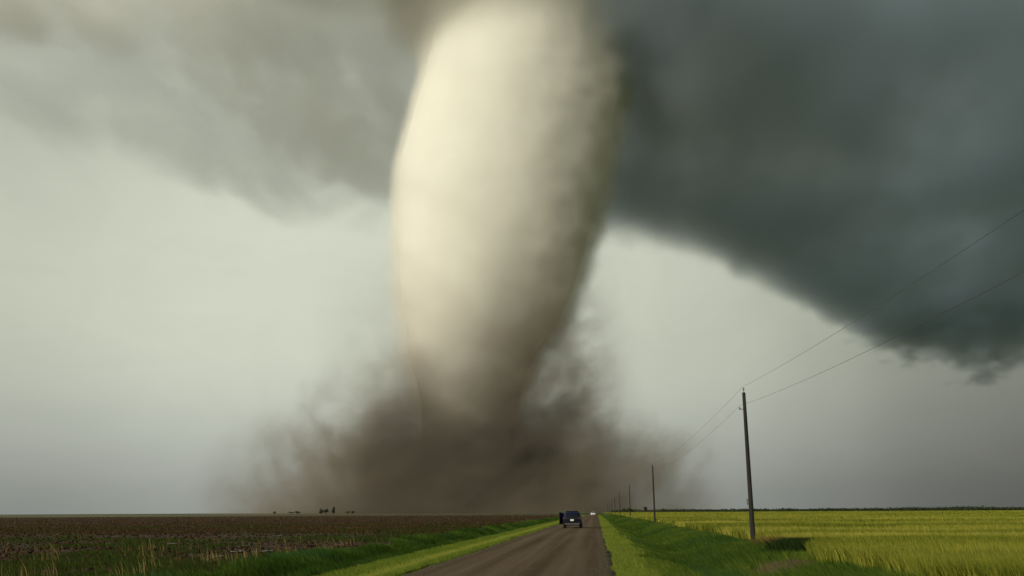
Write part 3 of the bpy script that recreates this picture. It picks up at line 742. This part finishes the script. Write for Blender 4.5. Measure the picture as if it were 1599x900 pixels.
# the open door swings on its front edge
Md = Matrix.Translation((-.90, 2.75, 0)) @ Matrix.Rotation(R(-25), 4, 'Z')
bm = bmesh.new(); bm_box(bm, (-.045, -1.05, .36), (.045, 0, 1.02), Md)
door = bm_obj('open_door', bm, navy, suv, .03)
tag(door, 'driver door swung open')
fr = bmesh.new()
for lo, hi in (((-.02, -1.05, 1.02), (.02, -.99, 1.50)), ((-.02, -.40, 1.45), (.02, -.02, 1.02)), ((-.02, -1.05, 1.46), (.02, -.38, 1.52))): bm_box(fr, lo, hi, Md)
bm_obj('window_frame', fr, navy, door)
quad_slab('window', [Md @ Vector(v) for v in ((0, -.99, 1.02), (0, -.03, 1.02), (0, -.40, 1.46), (0, -.99, 1.46))], .006, glass_m, door)
bm = bmesh.new(); bm_box(bm, (-.30, -.14, 1.03), (-.04, -.02, 1.20), Md); dmr = bm_obj('mirror', bm, navy, door, .02)
bm = bmesh.new(); bm_box(bm, (-.28, -.15, 1.05), (-.06, -.142, 1.18), Md); bm_obj('door_mirror_glass', bm, chrome_m, door)
bm = bmesh.new(); bm_box(bm, (.046, -.9, .62), (.075, -.25, .80), Md); bm_obj('door_pocket', bm, trim_m, door)

white_p = simple('white_paint', (0.72, 0.66, 0.62), .3, 0, .5)
sed = empty('far_car', (-1.60, 350, 0.05)); tag(sed, 'small pale car far down the road beyond the open-door car', 'car')
car_body([(0, .72, .34, .68, .52, .72), (.06, .84, .28, .76, .58, .82), (.9, .90, .22, .90, .62, .95), (1.25, .90, .22, .92, .62, 1.02), (1.75, .90, .22, .93, .60, 1.38), (2.4, .90, .22, .93, .60, 1.45), (3.1, .90, .22, .95, .60, 1.40),
          (3.75, .89, .24, .95, .64, 1.04), (4.4, .86, .28, .92, .62, .96), (4.5, .80, .34, .80, .58, .84)], 'body', white_p, sed)
quad_slab('windscreen', [(-.68, 1.26, 1.0), (.68, 1.26, 1.0), (.54, 1.72, 1.36), (-.54, 1.72, 1.36)], .012, glass_m, sed)
for sx in (-1, 1):
    bm = bmesh.new(); bm_box(bm, (min(sx*.50, sx*.82), -.02, .56), (max(sx*.50, sx*.82), .12, .70)); bm_obj('headlight', bm, lamp_m, sed, .02)
    quad_slab('side_window', [(sx*.86, 1.5, .98), (sx*.86, 3.5, .98), (sx*.66, 3.05, 1.36), (sx*.66, 1.85, 1.36)], .01, glass_m, sed)
bm = bmesh.new(); bm_box(bm, (-.40, -.03, .40), (.40, .1, .56)); bm_obj('grille', bm, trim_m, sed, .02)
wheels(sed, .90, .85, 3.55, .32); mirror(sed, 1, .89, 1.5, .98, white_p); mirror(sed, -1, .89, 1.5, .98, white_p)

# ------------------------------------------------------------------ far trees
bark = simple('bark', (0.03, 0.024, 0.018), .9)
leaf_m = plant_mat('far_foliage', [(0, (0.022, 0.032, 0.016)), (1, (0.050, 0.064, 0.032))], .2)
def far_tree(px, yd, hgt, wid, label, seed):
    g_ = np.random.default_rng(seed)
    p = at_y(px, 799, yd)
    root = empty('far_tree', (p[0], yd, 0)); tag(root, label, 'tree', 'small trees on the horizon')
    bm = bmesh.new(); lathe(bm, [(.05*hgt, -.2), (.035*hgt, .3*hgt), (.015*hgt, .75*hgt)], 7)
    for q in range(4):
        a_ = q*1.7+seed; M_ = Matrix.Translation((0, 0, hgt*(.28+.09*q))) @ Matrix.Rotation(a_, 4, 'Z') @ Matrix.Rotation(R(50), 4, 'Y')
        lathe(bm, [(.018*hgt, 0), (.006*hgt, .35*hgt)], 5, M=M_)
    bm_obj('trunk', bm, bark, root)
    n_ = 900; cl_ = g_.normal(size=(9, 3))*np.array([wid*.22, wid*.22, hgt*.16])+np.array([0, 0, hgt*.62])
    c_ = cl_[g_.integers(0, 9, n_)]+g_.normal(size=(n_, 3))*np.array([wid*.12, wid*.12, hgt*.09])
    s_ = hgt*.05; tri = g_.normal(size=(n_, 3, 3))*s_; V_ = (c_[:, None]+tri).reshape(-1, 3); V_[:, 2] = np.maximum(V_[:, 2], .12*hgt)
    np_mesh('crown', V_, np.arange(n_*3).reshape(-1, 3), leaf_m, root, False, {'tint': np.repeat(g_.random(n_), 3)})
for k, (px, yd, hg, wd, lab) in enumerate([
    (428, 1160, 3.7, 3.4, 'leftmost lone small tree on the left horizon'), (455, 1160, 3.4, 7.5, 'low bushy tree left of the horizon farm clump'), (463, 1165, 4.4, 5.8, 'rounded tree just right of the low bushy horizon tree'),
    (501, 1160, 6.9, 7.5, 'broad tree left in the middle horizon clump'), (508, 1166, 6.4, 6.9, 'broad tree right in the middle horizon clump'), (520.5, 1160, 8.6, 3.4, 'slim tall tree on the left horizon'),
    (543, 1165, 4.1, 6.9, 'low tree left of the last horizon pair'), (550, 1160, 4.1, 5.8, 'low tree right in the last horizon pair'),
    (976, 1050, 4.6, 6.9, 'low tree behind the third pole'), (985, 1055, 4.4, 6.9, 'low tree just right of the third pole'), (1008, 1050, 6.3, 4.6, 'round tree beside the second pole on the horizon'), (1036, 1070, 4.1, 4.6, 'low tree right of the second pole on the horizon')]):
    far_tree(px, yd, hg, wd, lab, 100+k)
# shelterbelt: a far wood that reads as one dark band
n_ = 26000
x = 20+rng.random(n_)*1000; y = 1180+rng.random(n_)*60
top = 1.3+1.2*vnoise(x, y*0, 22, 3)+1.6*vnoise(x, y*0, 6, 4)+ .004*np.maximum(x-150, 0)
z = rng.random(n_)**.8*top
V_ = (np.stack([x, y, z], -1)[:, None]+rng.normal(size=(n_, 3, 3))*.9).reshape(-1, 3); V_[:, 2] = np.maximum(V_[:, 2], -.2)
tag(np_mesh('shelterbelt', V_, np.arange(n_*3).reshape(-1, 3), leaf_m, None, False, {'tint': np.repeat(rng.random(n_), 3)}), 'dark far treeline along the horizon behind the crop', 'treeline', kind='stuff')
print('script seconds', round(time.time()-T0, 1))
